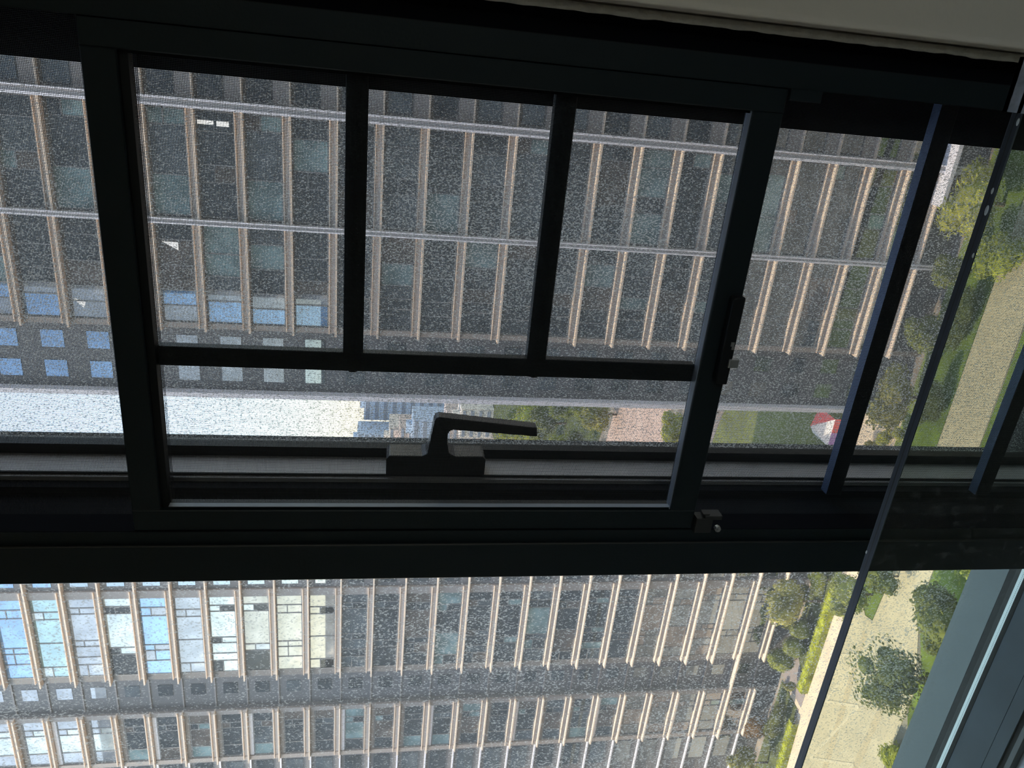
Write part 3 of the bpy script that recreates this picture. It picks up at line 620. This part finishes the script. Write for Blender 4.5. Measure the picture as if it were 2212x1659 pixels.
for x, y, hc, H, W, m, lab in ((-112, 222, 6, 12, 10, 'l4', 'yellowish far tree under the lever of the handle'), (-100, 182, 5, 10, 8, 'l3', 'dark far tree on the jamb side of the handle tip'), (-85, 160, 5, 9, 6, 'l4', 'yellow far tree above the jamb, before the pinkish square'), (-71, 152, 4.5, 8, 6, 'l2', 'green far tree between dark tree and olive tree at the square')):
    P_('distant_tree', x, y, hc, H, W, m, lab, 'tree', 'trees far beyond the lawn')
for x, y, s, m, lab in ((-29.7, 62.6, 1.4, 'l2', 'small green shrub in the rock garden against the tower corner'), (-31, 60.6, 1.8, 'l4', 'yellowish shrub in the middle of the rock garden'), (-32.7, 62.4, 1.4, 'l1', 'olive shrub in the rock garden nearest the jamb'), (-29.6, 58.9, 1.6, 'l4', 'bright shrub of the rock garden beside the glass edge')):
    P_('rock_garden_shrub', x, y, s * .4, s, s * 1.1, m, lab, 'shrub', 'shrubs in the rock garden', trunk=False)
def hedge(a, b, wd, h, label):
    a, b = Vector(a), Vector(b); L = (b - a).length; e = empty('hedge', (a.x, a.y, G)); tag(e, label, 'hedge')
    r = random.Random(3); v = []; f = []; n = int(L / .12)
    ring = [(-wd / 2, 0), (-wd / 2, h * .85), (-wd * .3, h), (wd * .3, h), (wd / 2, h * .85), (wd / 2, 0)]
    d = (b - a).normalized(); nr = Vector((-d.y, d.x))
    for i in range(n + 1):
        p = d * (L * i / n)
        for (s, z) in ring:
            j = .06 * noise.noise((i * .35, s * 3, z * 3)); q_ = p + nr * (s * (1 + j)); v.append((q_.x, q_.y, z * (1 + j)))
    for i in range(n):
        for j in range(5): f.append((i * 6 + j, i * 6 + j + 1, (i + 1) * 6 + j + 1, (i + 1) * 6 + j))
    for _ in range(int(L * 130)):
        t = r.random() * L; s = r.uniform(-wd / 2, wd / 2); z = h if r.random() < .6 else r.uniform(.2, h)
        if z < h: s = r.choice((-1, 1)) * wd / 2
        q_ = d * t + nr * s; c = Vector((q_.x, q_.y, z)); u = Vector((r.gauss(0, 1), r.gauss(0, 1), r.gauss(0, 1))).normalized(); w_ = u.orthogonal().normalized(); k_ = .06
        bb = len(v); v += [tuple(c + u * k_), tuple(c + w_ * k_), tuple(c - u * k_), tuple(c - w_ * k_)]; f.append((bb, bb + 1, bb + 2, bb + 3))
    o = bpy.data.objects.new('foliage', mesh_from('hedge', v, f, M['hedge'])); link(o, e)
    st = MB()
    for i in range(int(L / 1.0)):
        q_ = d * (i + .5); st.tube((q_.x, q_.y, -.05), (q_.x, q_.y, h * .5), .04, .03, 5)
    tag(st.build('stems', M['bark'], e), kind='stuff')
hedge((-50.0, 61.1), (-64.0, 61.2), 1.1, .9, 'long straight yellow hedge along the sandy path, far tower side')
hedge((-68.6, 61.0), (-77.0, 60.6), 1.0, .8, 'short yellow hedge at the edge of the clear pane, past the walkway')
# tent beyond the corner of the nearer tower
tn = empty('canopy_tent', (-33.6, 68.6, G)); tag(tn, 'pointed white canopy tent with red and purple panels on the lawn', 'tent')
def tri(name, a, b, c, mat):
    a, b, c = map(Vector, (a, b, c)); nrm = (b - a).cross(c - a).normalized() * .03
    mb = MB(); mb.v = [tuple(a), tuple(b), tuple(c), tuple(a - nrm), tuple(b - nrm), tuple(c - nrm)]; mb.f = [(0, 1, 2), (5, 4, 3), (0, 3, 4, 1), (1, 4, 5, 2), (2, 5, 3, 0)]; mb.m = [0] * 5; mb.build(name, M[mat], tn)
tri('roof_panel', (-1.6, -1.6, 2), (1.6, -1.6, 2), (0, 0, 3.6), 'white'); tri('roof_panel', (1.6, -1.6, 2), (1.6, 1.6, 2), (0, 0, 3.6), 'red')
tri('roof_panel', (1.6, 1.6, 2), (-1.6, 1.6, 2), (0, 0, 3.6), 'white'); tri('roof_panel', (-1.6, 1.6, 2), (-1.6, -1.6, 2), (0, 0, 3.6), 'white')
bx('side_panel', 0, 1.6, -1.62, -1.56, .9, 2, M['red'], tn); bx('side_panel', -1.6, 0, -1.62, -1.56, .9, 2, M['purple'], tn)
for x in (-1.55, 1.55):
    for y in (-1.55, 1.55): bx('pole', x - .04, x + .04, y - .04, y + .04, 0, 2, M['white'], tn)
